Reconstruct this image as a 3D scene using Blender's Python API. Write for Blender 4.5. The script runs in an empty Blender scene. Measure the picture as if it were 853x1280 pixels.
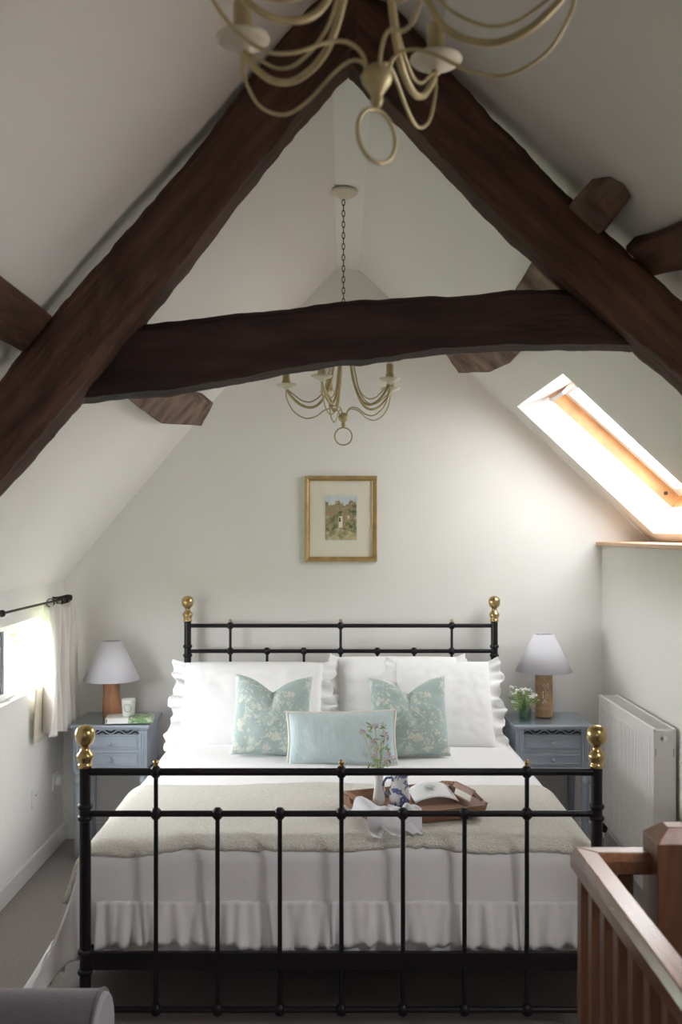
import bpy, bmesh, math, random
from mathutils import Vector, Matrix, noise
random.seed(7)
PI = math.pi
scn = bpy.context.scene
COL = scn.collection

# ------------------------------------------------------------ camera, world, light, exposure
cam_d = bpy.data.cameras.new('camera'); cam = bpy.data.objects.new('camera', cam_d); COL.objects.link(cam)
HC = 1.556
cam.location = (0, 0, HC); cam.rotation_euler = (PI/2, 0, 0)
cam_d.sensor_fit = 'VERTICAL'; cam_d.sensor_height = 36; cam_d.lens = 36
cam_d.shift_y = 25/1280; cam_d.clip_start = 0.05
cam_d.dof.use_dof = True; cam_d.dof.focus_distance = 3.9; cam_d.dof.aperture_fstop = 5
scn.camera = cam
w = bpy.data.worlds.new('sky'); scn.world = w; w.use_nodes = True
bgn = w.node_tree.nodes['Background']
bgn.inputs[0].default_value = (0.97, 0.975, 1.0, 1)
# overcast sky, graded brighter to the left (-x) to balance the window light
_t = w.node_tree.nodes.new('ShaderNodeTexCoord'); _s = w.node_tree.nodes.new('ShaderNodeSeparateXYZ'); _m = w.node_tree.nodes.new('ShaderNodeMapRange')
w.node_tree.links.new(_t.outputs['Generated'], _s.inputs[0]); w.node_tree.links.new(_s.outputs['X'], _m.inputs[0])
_m.inputs[1].default_value = -1; _m.inputs[2].default_value = -.05; _m.inputs[3].default_value = 19.0; _m.inputs[4].default_value = 8.8
w.node_tree.links.new(_m.outputs[0], bgn.inputs[1])
scn.view_settings.view_transform = 'Standard'; scn.view_settings.look = 'None'
scn.view_settings.exposure = 1.28; scn.view_settings.gamma = 1
scn.view_settings.use_curve_mapping = False
scn.cycles.use_denoising = True
scn.cycles.max_bounces = 12; scn.cycles.diffuse_bounces = 8
scn.cycles.sample_clamp_indirect = 8
def portal(name, M, sx, sy):
    l = bpy.data.lights.new(name, 'AREA'); l.shape = 'RECTANGLE'; l.size = sx; l.size_y = sy
    l.cycles.is_portal = True
    o = bpy.data.objects.new(name, l); COL.objects.link(o); o.matrix_world = M
    return o
def look_mat(loc, d, up):            # area light looking along d
    z = -Vector(d).normalized(); x = Vector(up).cross(z).normalized(); y = z.cross(x)
    M = Matrix((x, y, z)).transposed().to_4x4(); M.translation = Vector(loc); return M

# ------------------------------------------------------------ pixel -> world (measuring aid only)
def PX(u, v, D): return ((u-426)*D/1280, HC+(665-v)*D/1280)

# ------------------------------------------------------------ materials
MATS = {}
def mat(name, col, rough=.6, metal=0, var=.06, vscale=8, bump=0, bscale=60, spec=.5, sheen=0, stretch=None, detail=4, col2=None, coat=0, trans=0, rot=None):
    m = bpy.data.materials.new(name); m.use_nodes = True
    nt = m.node_tree; b = nt.nodes['Principled BSDF']
    b.inputs['Roughness'].default_value = rough; b.inputs['Metallic'].default_value = metal
    b.inputs['Specular IOR Level'].default_value = spec
    b.inputs['Sheen Weight'].default_value = sheen
    b.inputs['Coat Weight'].default_value = coat; b.inputs['Coat Roughness'].default_value = .2
    b.inputs['Transmission Weight'].default_value = trans
    tc = nt.nodes.new('ShaderNodeTexCoord'); mp = nt.nodes.new('ShaderNodeMapping')
    if rot is not None:
        m0 = nt.nodes.new('ShaderNodeMapping'); m0.inputs['Rotation'].default_value = (0, math.radians(rot), 0)
        nt.links.new(tc.outputs['Object'], m0.inputs[0]); nt.links.new(m0.outputs[0], mp.inputs[0])
    else: nt.links.new(tc.outputs['Object'], mp.inputs[0])
    if stretch: mp.inputs['Scale'].default_value = stretch
    n = nt.nodes.new('ShaderNodeTexNoise'); n.inputs['Scale'].default_value = vscale; n.inputs['Detail'].default_value = detail
    nt.links.new(mp.outputs[0], n.inputs[0])
    r = nt.nodes.new('ShaderNodeValToRGB')
    c1 = [max(0, c*(1-var)) for c in col]; c2 = col2 if col2 else [min(1, c*(1+var)) for c in col]
    r.color_ramp.elements[0].color = (*c1, 1); r.color_ramp.elements[1].color = (*c2, 1)
    r.color_ramp.elements[0].position = .3; r.color_ramp.elements[1].position = .7
    nt.links.new(n.outputs[0], r.inputs[0]); nt.links.new(r.outputs[0], b.inputs['Base Color'])
    if bump:
        n2 = nt.nodes.new('ShaderNodeTexNoise'); n2.inputs['Scale'].default_value = bscale; n2.inputs['Detail'].default_value = 3
        nt.links.new(mp.outputs[0], n2.inputs[0])
        bp = nt.nodes.new('ShaderNodeBump'); bp.inputs['Strength'].default_value = bump; bp.inputs['Distance'].default_value = .01
        nt.links.new(n2.outputs[0], bp.inputs['Height']); nt.links.new(bp.outputs[0], b.inputs['Normal'])
    MATS[name] = m; return m

plaster = mat('plaster', (.80,.785,.755), .9, var=.015, vscale=3, bump=.08, bscale=14, spec=.2)
ceil_m = mat('ceiling_paint', (.79,.765,.72), .95, var=.015, vscale=2, bump=.05, bscale=9, spec=.1)
carpet = mat('carpet', (.35,.32,.31), 1, var=.14, vscale=120, bump=.5, bscale=260, spec=.05)
gloss_white = mat('white_gloss_paint', (.82,.81,.80), .35, var=.01)
beam_m = mat('dark_oak', (.082,.042,.028), .75, var=.5, vscale=5, bump=.6, bscale=16, spec=.25, stretch=(5,.8,5))
raft_l = mat('dark_oak_left', (.082,.042,.028), .75, var=.5, vscale=6, bump=.7, bscale=14, spec=.25, stretch=(.7,5,5), rot=49)
raft_r = mat('dark_oak_right', (.082,.042,.028), .75, var=.5, vscale=6, bump=.7, bscale=14, spec=.25, stretch=(.7,5,5), rot=-43)
tie_m = mat('dark_tie_oak', (.038,.021,.018), .75, var=.45, vscale=4, bump=.6, bscale=14, spec=.25, stretch=(1,5,5))
raw_m = mat('weathered_oak', (.17,.11,.085), .85, var=.5, vscale=9, bump=.9, bscale=30, spec=.2, col2=(.27,.18,.135))
iron = mat('black_iron', (.009,.0065,.009), .42, var=.1, spec=.35)
brass = mat('brass', (.52,.38,.18), .26, 1, var=.12, vscale=20)
duvet_m = mat('white_cotton', (.86,.85,.86), .9, var=.01, bump=.15, bscale=25, sheen=.1, spec=.2)
pillow_m = mat('pillow_cotton', (.88,.88,.885), .9, var=.01, bump=.15, bscale=22, sheen=.1, spec=.2)
matt_m = mat('mattress_ticking', (.5,.49,.5), .9)
base_m = mat('divan_fabric', (.10,.09,.09), .95)
throw_m = mat('cream_knit', (.92,.88,.80), .95, var=.10, vscale=120, bump=1.0, bscale=190, sheen=.2, spec=.1, stretch=(1,1.5,1))
blue_paint = mat('blue_grey_paint', (.39,.44,.51), .5, var=.05, vscale=12)
fret_dark = mat('shade_and_print_dark', (.02,.018,.022), .8)  # dark colour for painted shade behind the fretwork, and the print's doorway
pine = mat('pine_frame', (.62,.33,.13), .45, var=.18, vscale=6, stretch=(2,14,2))
sill_w = mat('sill_wood', (.60,.37,.22), .4, var=.12, vscale=5, stretch=(6,1,6))
rail_w = mat('stained_pine_rail', (.175,.072,.032), .26, var=.25, vscale=6, stretch=(14,1.5,14), spec=.6, coat=.4)
newel_w = mat('stained_pine_post', (.145,.060,.030), .4, var=.25, vscale=6, stretch=(14,14,1.5), spec=.5, coat=.2)
lamp_w = mat('lamp_wood', (.42,.20,.10), .55, var=.3, vscale=9, stretch=(4,4,1))
lamp_w2 = mat('lamp_light_wood', (.56,.35,.20), .5, var=.2, vscale=8, stretch=(1,1,6))
shade_m = mat('lilac_grey_shade', (.66,.655,.70), .9, var=.01)
cream_metal = mat('cream_gilt_metal', (.47,.385,.20), .45, .3, var=.2, vscale=25)
cream_dish = mat('cream_dish', (.66,.60,.46), .5, var=.06)
chain_m = mat('bronze_chain', (.10,.055,.03), .5, .6)
gold = mat('gold_frame', (.52,.37,.17), .42, .65, var=.15, vscale=20)
mount_m = mat('picture_mount', (.78,.73,.61), .8, var=.01)
mount2 = mat('picture_inner_mount', (.72,.72,.62), .8, var=.01)
blue_lin = mat('pale_blue_linen', (.51,.61,.62), .9, var=.05, vscale=90, bump=.3, bscale=200, sheen=.2, stretch=(1,1,.2))
piping_m = mat('cream_piping', (.70,.66,.60), .9)
curtain_m = mat('cream_curtain', (.74,.70,.655), .9, var=.03, bump=.1, bscale=90)
lining_m = mat('curtain_lining', (.60,.56,.46), .9, var=.03)
upvc = mat('white_window_plastic', (.80,.81,.82), .3, var=.01)
slate = mat('slate_grey_casement', (.14,.17,.19), .35, var=.05)
radm = mat('radiator_enamel', (.80,.785,.765), .3, var=.01)
chrome = mat('chrome', (.7,.7,.7), .15, 1)
black_pl = mat('black_rubber', (.02,.02,.02), .6)
tray_w = mat('tray_wood', (.25,.125,.07), .5, var=.25, vscale=10, stretch=(1,8,1))
china = mat('white_china', (.82,.83,.83), .25, var=.01)
paper = mat('white_paper', (.85,.86,.86), .7, var=.02)
napkin_m = mat('napkin_cotton', (.78,.79,.82), .9, var=.03)
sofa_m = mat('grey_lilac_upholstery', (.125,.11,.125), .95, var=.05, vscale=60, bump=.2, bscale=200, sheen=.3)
sofa_end = mat('lit_end_upholstery', (.36,.35,.37), .95, var=.04, bump=.2, bscale=200)  # chaise fabric made paler to paint in the light on its end
leafg = mat('leaf_green', (.36,.48,.18), .6, var=.3, vscale=30)
leafd = mat('outdoor_leaf', (.30,.42,.16), .7, var=.4, vscale=2)
bark = mat('bark', (.12,.09,.06), .9)
petal_p = mat('pink_petal', (.80,.55,.62), .7, var=.15, vscale=40)
petal_w = mat('white_petal', (.85,.87,.80), .7, var=.04, vscale=40)
petal_y = mat('yellow_petal', (.75,.60,.15), .7)
grass_m = mat('grass', (.15,.25,.06), .95, var=.3, vscale=2)
wax_m = mat('candle_glass', (.82,.83,.80), .35, var=.02)
mark_g = mat('sage_print', (.42,.50,.47), .6)
plastic_w = mat('white_plastic', (.8,.8,.8), .35, var=.01)

def floral():
    m = mat('floral_cushion_fabric', (.42,.52,.505), .9, bump=.2, bscale=160, sheen=.2)
    nt = m.node_tree; b = nt.nodes['Principled BSDF']; N = nt.nodes.new; L = nt.links.new
    tc = N('ShaderNodeTexCoord')
    wob = N('ShaderNodeTexNoise'); wob.inputs['Scale'].default_value = 22; L(tc.outputs['Object'], wob.inputs[0])
    mx = N('ShaderNodeMix'); mx.data_type = 'RGBA'; mx.blend_type = 'LINEAR_LIGHT'; mx.inputs[0].default_value = .035
    L(tc.outputs['Object'], mx.inputs[6]); L(wob.outputs['Color'], mx.inputs[7])
    def blob(scale, th):
        v = N('ShaderNodeTexVoronoi'); v.inputs['Scale'].default_value = scale; L(mx.outputs[2], v.inputs[0])
        r = N('ShaderNodeMath'); r.operation = 'LESS_THAN'; r.inputs[1].default_value = th; L(v.outputs['Distance'], r.inputs[0]); return r, v
    def mask(scale, th, off):
        mp = N('ShaderNodeMapping'); mp.inputs['Location'].default_value = (off, off*2, off); L(tc.outputs['Object'], mp.inputs[0])
        n = N('ShaderNodeTexNoise'); n.inputs['Scale'].default_value = scale; n.inputs['Detail'].default_value = 1.5; L(mp.outputs[0], n.inputs[0])
        r = N('ShaderNodeMath'); r.operation = 'GREATER_THAN'; r.inputs[1].default_value = th; L(n.outputs[0], r.inputs[0]); return r
    big, v1 = blob(28, .46); small, v2 = blob(58, .40)
    k1 = mask(8, .50, 3.1); k2 = mask(10, .48, 7.7)
    a = N('ShaderNodeMath'); a.operation = 'MULTIPLY'; L(big.outputs[0], a.inputs[0]); L(k1.outputs[0], a.inputs[1])
    c = N('ShaderNodeMath'); c.operation = 'MULTIPLY'; L(small.outputs[0], c.inputs[0]); L(k2.outputs[0], c.inputs[1])
    mm = N('ShaderNodeMath'); mm.operation = 'MAXIMUM'; L(a.outputs[0], mm.inputs[0]); L(c.outputs[0], mm.inputs[1])
    ms = N('ShaderNodeMath'); ms.operation = 'MULTIPLY'; ms.inputs[1].default_value = .75; L(mm.outputs[0], ms.inputs[0])
    rp = N('ShaderNodeValToRGB'); rp.color_ramp.elements[0].color = (.80,.76,.62,1); rp.color_ramp.elements[1].color = (.62,.66,.60,1)
    L(v1.outputs['Color'], rp.inputs[0])
    mix = N('ShaderNodeMix'); mix.data_type = 'RGBA'
    base = b.inputs['Base Color'].links[0].from_socket
    L(ms.outputs[0], mix.inputs[0]); L(base, mix.inputs[6]); L(rp.outputs[0], mix.inputs[7]); L(mix.outputs[2], b.inputs['Base Color'])
    return m
floral_m = floral()

def ramp_mat(name, scale, stops, rough=.6, detail=6, dist=.6):
    m = mat(name, (.5,.5,.5), rough); nt = m.node_tree; b = nt.nodes['Principled BSDF']
    r = [n for n in nt.nodes if n.type == 'VALTORGB'][0]; n = [n for n in nt.nodes if n.type == 'TEX_NOISE'][0]
    n.inputs['Scale'].default_value = scale; n.inputs['Detail'].default_value = detail; n.inputs['Distortion'].default_value = dist
    cr = r.color_ramp
    while len(cr.elements) > 1: cr.elements.remove(cr.elements[-1])
    cr.elements[0].position = stops[0][0]; cr.elements[0].color = (*stops[0][1], 1)
    for p, c in stops[1:]: e = cr.elements.new(p); e.color = (*c, 1)
    return m
paint_m = ramp_mat('watercolour_trees', 38, [(.28,(.07,.09,.035)),(.42,(.20,.20,.09)),(.5,(.36,.33,.18)),(.58,(.34,.19,.13)),(.66,(.55,.52,.34)),(.78,(.70,.70,.58))])
paint_sky = ramp_mat('watercolour_sky', 20, [(.3,(.42,.50,.62)),(.6,(.66,.68,.66))])
paint_path = ramp_mat('watercolour_path', 30, [(.3,(.20,.24,.13)),(.5,(.50,.42,.24)),(.7,(.68,.60,.42))])
blue_china = ramp_mat('blue_patterned_china', 34, [(.0,(.76,.78,.80)),(.52,(.76,.78,.80)),(.56,(.13,.18,.36)),(.66,(.10,.14,.32)),(.70,(.72,.75,.8))], .25, 3)
book_m = ramp_mat('leafy_book_cover', 30, [(.35,(.62,.70,.58)),(.47,(.16,.30,.12)),(.55,(.25,.40,.18)),(.62,(.70,.74,.62)),(.72,(.55,.30,.28))], .35, 4)
book_w = ramp_mat('cream_book_cover', 16, [(.4,(.80,.82,.76)),(.6,(.76,.80,.70)),(.72,(.52,.60,.45))], .35, 4)

def glassmat(name, tint=(1,1,1), g=.02):
    m = bpy.data.materials.new(name); m.use_nodes = True; nt = m.node_tree; nt.nodes.clear()
    o = nt.nodes.new('ShaderNodeOutputMaterial'); t = nt.nodes.new('ShaderNodeBsdfTransparent'); t.inputs[0].default_value = (*tint, 1)
    gl = nt.nodes.new('ShaderNodeBsdfGlossy'); gl.inputs['Roughness'].default_value = .02
    fw = nt.nodes.new('ShaderNodeLayerWeight'); fw.inputs[0].default_value = .5
    pw_ = nt.nodes.new('ShaderNodeMath'); pw_.operation = 'POWER'; pw_.inputs[1].default_value = 5; nt.links.new(fw.outputs['Facing'], pw_.inputs[0])
    fr = nt.nodes.new('ShaderNodeMath'); fr.operation = 'MULTIPLY_ADD'; fr.inputs[1].default_value = .7; fr.inputs[2].default_value = g; nt.links.new(pw_.outputs[0], fr.inputs[0])
    mx = nt.nodes.new('ShaderNodeMixShader'); nt.links.new(fr.outputs[0], mx.inputs[0])
    nt.links.new(t.outputs[0], mx.inputs[1]); nt.links.new(gl.outputs[0], mx.inputs[2]); nt.links.new(mx.outputs[0], o.inputs[0])
    return m
pane_m = glassmat('window_glass'); dim_left_m = glassmat('dimming_left_glass', (.66,.67,.67)); dim_pane_m = glassmat('dimming_glass', (.40,.41,.41)); top_glass = glassmat('glass_top', (.96,.985,.985), .05); jar_glass = glassmat('green_glass', (.84,.95,.90), .08)  # grey pane tints added to cut daylight through roof and left windows
bulb_g = glassmat('bulb_glass', (.93,.93,.93), .15)

# ------------------------------------------------------------ mesh helpers
class MB:
    def __init__(s): s.v = []; s.f = []
    def add(s, vs, fs):
        n = len(s.v); s.v += [tuple(v) for v in vs]; s.f += [tuple(i+n for i in f) for f in fs]; return s
    def box(s, c, d, M=None):
        x, y, z = [k/2 for k in d]
        vs = [Vector((i*x, j*y, k*z)) for i in (-1,1) for j in (-1,1) for k in (-1,1)]
        if M: vs = [M @ v for v in vs]
        vs = [v+Vector(c) for v in vs]
        return s.add(vs, [(0,1,3,2),(4,6,7,5),(0,4,5,1),(2,3,7,6),(0,2,6,4),(1,5,7,3)])
    def bb(s, x0, x1, y0, y1, z0, z1): return s.box(((x0+x1)/2,(y0+y1)/2,(z0+z1)/2),(abs(x1-x0),abs(y1-y0),abs(z1-z0)))
    def lathe(s, prof, c=(0,0,0), n=24, ax=None):
        vs = []; fs = []
        for r, z in prof:
            for k in range(n):
                a = 2*PI*k/n; p = Vector((r*math.cos(a), r*math.sin(a), z))
                if ax: p = ax @ p
                vs.append(p+Vector(c))
        m = len(prof)
        for i in range(m-1):
            for k in range(n): fs.append((i*n+k, i*n+(k+1)%n, (i+1)*n+(k+1)%n, (i+1)*n+k))
        fs.append(tuple(range(n))[::-1]); fs.append(tuple((m-1)*n+k for k in range(n)))
        return s.add(vs, fs)
    def tube(s, pts, r, n=10, cap=True, closed=False):
        pts = [Vector(p) for p in pts]; m = len(pts); rr = r if isinstance(r, (list, tuple)) else [r]*m
        vs = []; fs = []; ref = None
        for i, p in enumerate(pts):
            if closed: t = pts[(i+1)%m]-pts[i-1]
            else: t = pts[min(i+1,m-1)]-pts[max(i-1,0)]
            t.normalize()
            if ref is None: ref = Vector((0,0,1)) if abs(t.z) < .9 else Vector((1,0,0))
            u = (ref-t*ref.dot(t)).normalized(); ref = u; w_ = t.cross(u)
            for k in range(n):
                a = 2*PI*k/n; vs.append(p+(u*math.cos(a)+w_*math.sin(a))*rr[i])
        for i in range(m if closed else m-1):
            j = (i+1)%m
            for k in range(n): fs.append((i*n+k, i*n+(k+1)%n, j*n+(k+1)%n, j*n+k))
        if cap and not closed: fs.append(tuple(range(n))[::-1]); fs.append(tuple((m-1)*n+k for k in range(n)))
        return s.add(vs, fs)
    def grid(s, fn, nu, nv, cu=False):
        vs = [fn(i/nu, j/nv) for i in range(nu+1) for j in range(nv+1)]
        fs = [(i*(nv+1)+j, (i+1)*(nv+1)+j, (i+1)*(nv+1)+j+1, i*(nv+1)+j+1) for i in range(nu) for j in range(nv)]
        return s.add(vs, fs)
    def quad(s, *p): return s.add(p, [tuple(range(len(p)))])
    def build(s, name, m, parent=None, org=(0,0,0), smooth=False, bevel=0, seg=2, solid=0, sub=0, ang=None, loc=None):
        me = bpy.data.meshes.new(name); o_ = Vector(org)
        me.from_pydata([Vector(v)-o_ for v in s.v], [], s.f)
        bm = bmesh.new(); bm.from_mesh(me)
        if not solid: bmesh.ops.recalc_face_normals(bm, faces=bm.faces)
        bm.to_mesh(me); bm.free()
        me.materials.append(m)
        o = bpy.data.objects.new(name, me); COL.objects.link(o)
        if parent: o.parent = parent
        if loc is not None: o.location = loc
        elif not parent: o.location = org
        if smooth:
            for p in me.polygons: p.use_smooth = True
            if ang:
                try: me.set_sharp_from_angle(angle=math.radians(ang))
                except Exception: pass
        if solid: md = o.modifiers.new('s','SOLIDIFY'); md.thickness = solid; md.offset = 0
        if bevel: md = o.modifiers.new('b','BEVEL'); md.width = bevel; md.segments = seg; md.limit_method = 'ANGLE'
        if sub: md = o.modifiers.new('u','SUBSURF'); md.levels = sub; md.render_levels = sub
        return o
def tag(o, label, cat, group=None):
    o['label'] = label; o['category'] = cat
    if group: o['group'] = group
    return o
def thing(name, label, cat, loc=(0,0,0), rz=0, group=None):
    o = bpy.data.objects.new(name, None); COL.objects.link(o); o.empty_display_size = .05
    o.location = loc; o.rotation_euler = (0,0,rz); return tag(o, label, cat, group)
def struct(mb, name, m, **k):
    o = mb.build(name, m, **k); o['kind'] = 'structure'; return o
def copy_tree(o, parent=None):
    c = o.copy(); COL.objects.link(c)
    if parent: c.parent = parent
    for ch in list(o.children): copy_tree(ch, c)
    return c
def lin(pts, t):                       # polyline at 0..1 by length
    P = [Vector(p) for p in pts]; L = [0]
    for a, b in zip(P, P[1:]): L.append(L[-1]+(b-a).length)
    d = t*L[-1]
    for i in range(len(P)-1):
        if d <= L[i+1]+1e-9: return P[i].lerp(P[i+1], (d-L[i])/max(1e-9, L[i+1]-L[i]))
    return P[-1]
def spline(pts, n=8):                  # catmull-rom
    P = [Vector(p) for p in pts]; P = [2*P[0]-P[1]]+P+[2*P[-1]-P[-2]]; out = []
    for i in range(1, len(P)-2):
        for k in range(n):
            t = k/n; a, b, c, d = P[i-1:i+3]
            out.append(.5*((2*b)+(c-a)*t+(2*a-5*b+4*c-d)*t*t+(3*b-a-3*c+d)*t**3))
    out.append(P[-2]); return out

# ------------------------------------------------------------ the room
XL, XR, YB, YN = -1.41, 1.324, 5.2, -1.6
LP = [(XL,1.31), (-.634,2.238), (-.024,2.897)]
RP = [(.093,2.885), (1.62, 2.885-.93*1.527)]
SLR = .93
def zr(x): return 2.885-SLR*(x-.093)
HX0, HX1, HY0, HY1 = .50, XR, -.2, 2.0      # stair opening
f = MB()
for x0,x1,y0,y1 in ((XL,HX0,YN,YB),(HX0,XR,HY1,YB),(HX0,XR,YN,HY0)): f.quad((x0,y0,0),(x1,y0,0),(x1,y1,0),(x0,y1,0))
struct(f, 'floor', carpet)
s = MB()
for a,b in (((HX0,HY0),(HX0,HY1)),((HX0,HY1),(HX1,HY1)),((HX1,HY1),(HX1,HY0)),((HX1,HY0),(HX0,HY0))):
    s.quad((*a,0),(*b,0),(*b,-2.5),(*a,-2.5))
s.quad((HX0,HY0,-2.5),(HX1,HY0,-2.5),(HX1,HY1,-2.5),(HX0,HY1,-2.5))
struct(s, 'wall_stairwell', plaster)
WZ0, WZ1, WY0, WY1 = .83, 1.16, 3.35, 4.95  # low window in the left wall
l = MB()
for y0,y1,z0,z1 in ((YN,WY0,0,1.31),(WY1,YB,0,1.31),(WY0,WY1,0,WZ0),(WY0,WY1,WZ1,1.31)): l.quad((XL,y0,z0),(XL,y1,z0),(XL,y1,z1),(XL,y0,z1))
RV = .06
for z in (WZ0,WZ1): l.quad((XL,WY0,z),(XL,WY1,z),(XL-RV,WY1,z),(XL-RV,WY0,z))
for y in (WY0,WY1): l.quad((XL,y,WZ0),(XL,y,WZ1),(XL-RV,y,WZ1),(XL-RV,y,WZ0))
struct(l, 'wall_left', plaster)
def gable(y): return MB().quad((XL,y,0),(XR,y,0),(XR,y,1.48),(1.6037,y,1.48),(.093,y,2.885),(-.024,y,2.897),(-.634,y,2.238),(XL,y,1.31))
struct(gable(YB), 'wall_back', plaster)
NX0, NX1, NZ0, NZ1 = -.35, .15, .95, 1.25    # added, unseen window behind the camera for soft fill light
def zl(x): return 1.31+(2.238-1.31)*(x-XL)/(-.634-XL)
nw = MB()
nw.quad((XL,YN,0),(NX0,YN,0),(NX0,YN,zl(NX0)),(XL,YN,1.31)); nw.quad((NX1,YN,0),(XR,YN,0),(XR,YN,1.48),(1.6037,YN,1.48),(NX1,YN,zr(NX1)))
nw.quad((NX0,YN,0),(NX1,YN,0),(NX1,YN,NZ0),(NX0,YN,NZ0)); nw.quad((NX0,YN,NZ1),(NX1,YN,NZ1),(NX1,YN,zr(NX1)),(.093,YN,2.885),(-.024,YN,2.897),(-.634,YN,2.238),(NX0,YN,zl(NX0)))
struct(nw, 'wall_near', plaster)
W3 = bpy.data.objects.new('added_fill_window', None); COL.objects.link(W3); W3['kind'] = 'structure'; W3.location = (0,YN,0)
struct(MB().quad((XR,YN,0),(XR,YB,0),(XR,YB,1.49),(XR,YN,1.49)), 'wall_right', plaster)
# ceiling with the roof-window opening
SX0, SX1, SY0, SY1 = .861, 1.53, 3.97, 5.01
TY0, TY1 = 1.40, 1.95
c = MB()
def cq(x0,x1,y0,y1): c.quad((x0,y0,zr(x0)),(x1,y0,zr(x1)),(x1,y1,zr(x1)),(x0,y1,zr(x0)))
c.quad((XL,YN,1.31),(XL,YB,1.31),(-.634,YB,2.238),(-.634,YN,2.238)); c.quad((-.634,YN,2.238),(-.634,YB,2.238),(-.024,YB,2.897),(-.024,YN,2.897))
c.quad((-.024,YN,2.897),(-.024,YB,2.897),(.093,YB,2.885),(.093,YN,2.885))
cq(.093,SX0,YN,YB); cq(SX1,1.62,YN,YB); cq(SX0,SX1,YN,TY0); cq(SX0,SX1,TY1,SY0); cq(SX0,SX1,SY1,YB)
struct(c, 'ceiling', ceil_m)
# roof window: reveal, pine frame, white sash, pane
A = Vector((SX0,0,zr(SX0))); Dp = Vector((SX1,0,zr(SX1))); B = Vector((1.014,0,2.217)); Cc = Vector((1.62,0,1.677))
LW = (Cc-B).length; dd = (Cc-B).normalized(); nn = Vector((-dd.z,0,dd.x))
if nn.z < 0: nn = -nn
def at(p, y): return (p.x, y, p.z)
def ring(mb, a0,a1,y0,y1,n0,n1,t):
    mb.bb(a0,a0+t,y0,y1,n0,n1); mb.bb(a1-t,a1,y0,y1,n0,n1); mb.bb(a0+t,a1-t,y0,y0+t,n0,n1); mb.bb(a0+t,a1-t,y1-t,y1,n0,n1)
def roof_window(y0, y1, num, trim):
    r = MB()
    for y in (y0, y1): r.quad(at(A,y), at(B,y), at(Cc,y), at(Dp,y))
    r.quad(at(A,y0),at(A,y1),at(B,y1),at(B,y0)); r.quad(at(Dp,y0),at(Dp,y1),at(Cc,y1),at(Cc,y0))
    struct(r, trim, gloss_white)
    W0 = bpy.data.objects.new(num, None); COL.objects.link(W0); W0['kind'] = 'structure'
    MR = Matrix(((dd.x,0,nn.x),(0,1,0),(dd.z,0,nn.z)))      # local (a, y, n)
    W0.matrix_world = Matrix.Translation((B.x, 0, B.z)) @ MR.to_4x4()
    m_ = MB(); ring(m_, -.03, LW+.03, y0-.03, y1+.03, 0, .12, .032); m_.build('window_frame', pine, W0, bevel=.002)
    m_ = MB(); ring(m_, .012, LW-.012, y0+.012, y1-.012, .062, .115, .05); m_.build('window_sash', gloss_white, W0, bevel=.004)
    m_ = MB(); ring(m_, .055, LW-.055, y0+.055, y1-.055, .078, .084, .008); m_.build('gasket', slate, W0)
    m_ = MB(); m_.quad((.06,y0+.06,.095),(LW-.06,y0+.06,.095),(LW-.06,y1-.06,.095),(.06,y1-.06,.095)); m_.build('pane', dim_pane_m if y1 > 4 else pane_m, W0)
    m_ = MB(); m_.bb(.012,.03,y1-.30,y1-.02,-.012,.062); m_.build('vent_bar', gloss_white, W0, bevel=.003)
    m_ = MB(); m_.lathe([(.009,0),(.009,.008)], (LW-.07,y1-.004,.03), 12, Matrix.Rotation(PI/2,3,'X')); m_.build('latch_plug', black_pl, W0)
    pc = B+dd*(LW/2)+nn*.16
    portal('portal_'+num, look_mat((pc.x,(y0+y1)/2,pc.z), -nn, (0,1,0)), LW, y1-y0)
roof_window(SY0, SY1, 'window_1', 'trim_1')
roof_window(TY0, TY1, 'added_roof_window', 'trim_3')  # added, unseen roof window lighting the bed foot and banister
# sill on the low right wall
struct(MB().bb(1.295,1.66,YN,YB,1.487,1.507), 'trim_2', sill_w, bevel=.004)
m_ = MB()
for z0,z1 in ((NZ0,NZ0+.05),(NZ1-.05,NZ1)): m_.bb(NX0,NX1,-.05,0,z0,z1)
for x0,x1 in ((NX0,NX0+.05),(-.08,-.02),(NX1-.05,NX1)): m_.bb(x0,x1,-.05,0,NZ0+.05,NZ1-.05)
m_.build('window_frame', upvc, W3, bevel=.003)
MB().quad((NX0+.05,-.03,NZ0+.05),(NX1-.05,-.03,NZ0+.05),(NX1-.05,-.03,NZ1-.05),(NX0+.05,-.03,NZ1-.05)).build('pane', pane_m, W3)
portal('portal_near', look_mat(((NX0+NX1)/2,YN-.07,(NZ0+NZ1)/2), (0,1,0), (0,0,1)), NX1-NX0, NZ1-NZ0)
# left window
W1 = thing('window_2', '', ''); del W1['label']; del W1['category']; W1['kind'] = 'structure'; W1.location = (XL-RV, 0, 0)
m_ = MB(); 
for z0,z1 in ((WZ0,WZ0+.03),(WZ1-.03,WZ1)): m_.bb(-.05,.02,WY0,WY1,z0,z1)
for y0,y1 in ((WY0,WY0+.04),(4.40,4.475),(WY1-.04,WY1)): m_.bb(-.05,.02,y0,y1,WZ0+.03,WZ1-.03)
m_.build('window_frame', upvc, W1, bevel=.003)
m_ = MB(); 
for z0,z1 in ((WZ0+.03,WZ0+.05),(WZ1-.05,WZ1-.03)): m_.bb(-.045,.008,WY0+.04,4.40,z0,z1)
for y0,y1 in ((WY0+.04,WY0+.08),(4.335,4.40)): m_.bb(-.045,.012,y0,y1,WZ0+.05,WZ1-.05)
m_.build('casement', slate, W1, bevel=.002)
m_ = MB().quad((-.02,WY0+.08,WZ0+.05),(-.02,4.335,WZ0+.05),(-.02,4.335,WZ1-.05),(-.02,WY0+.08,WZ1-.05))
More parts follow.
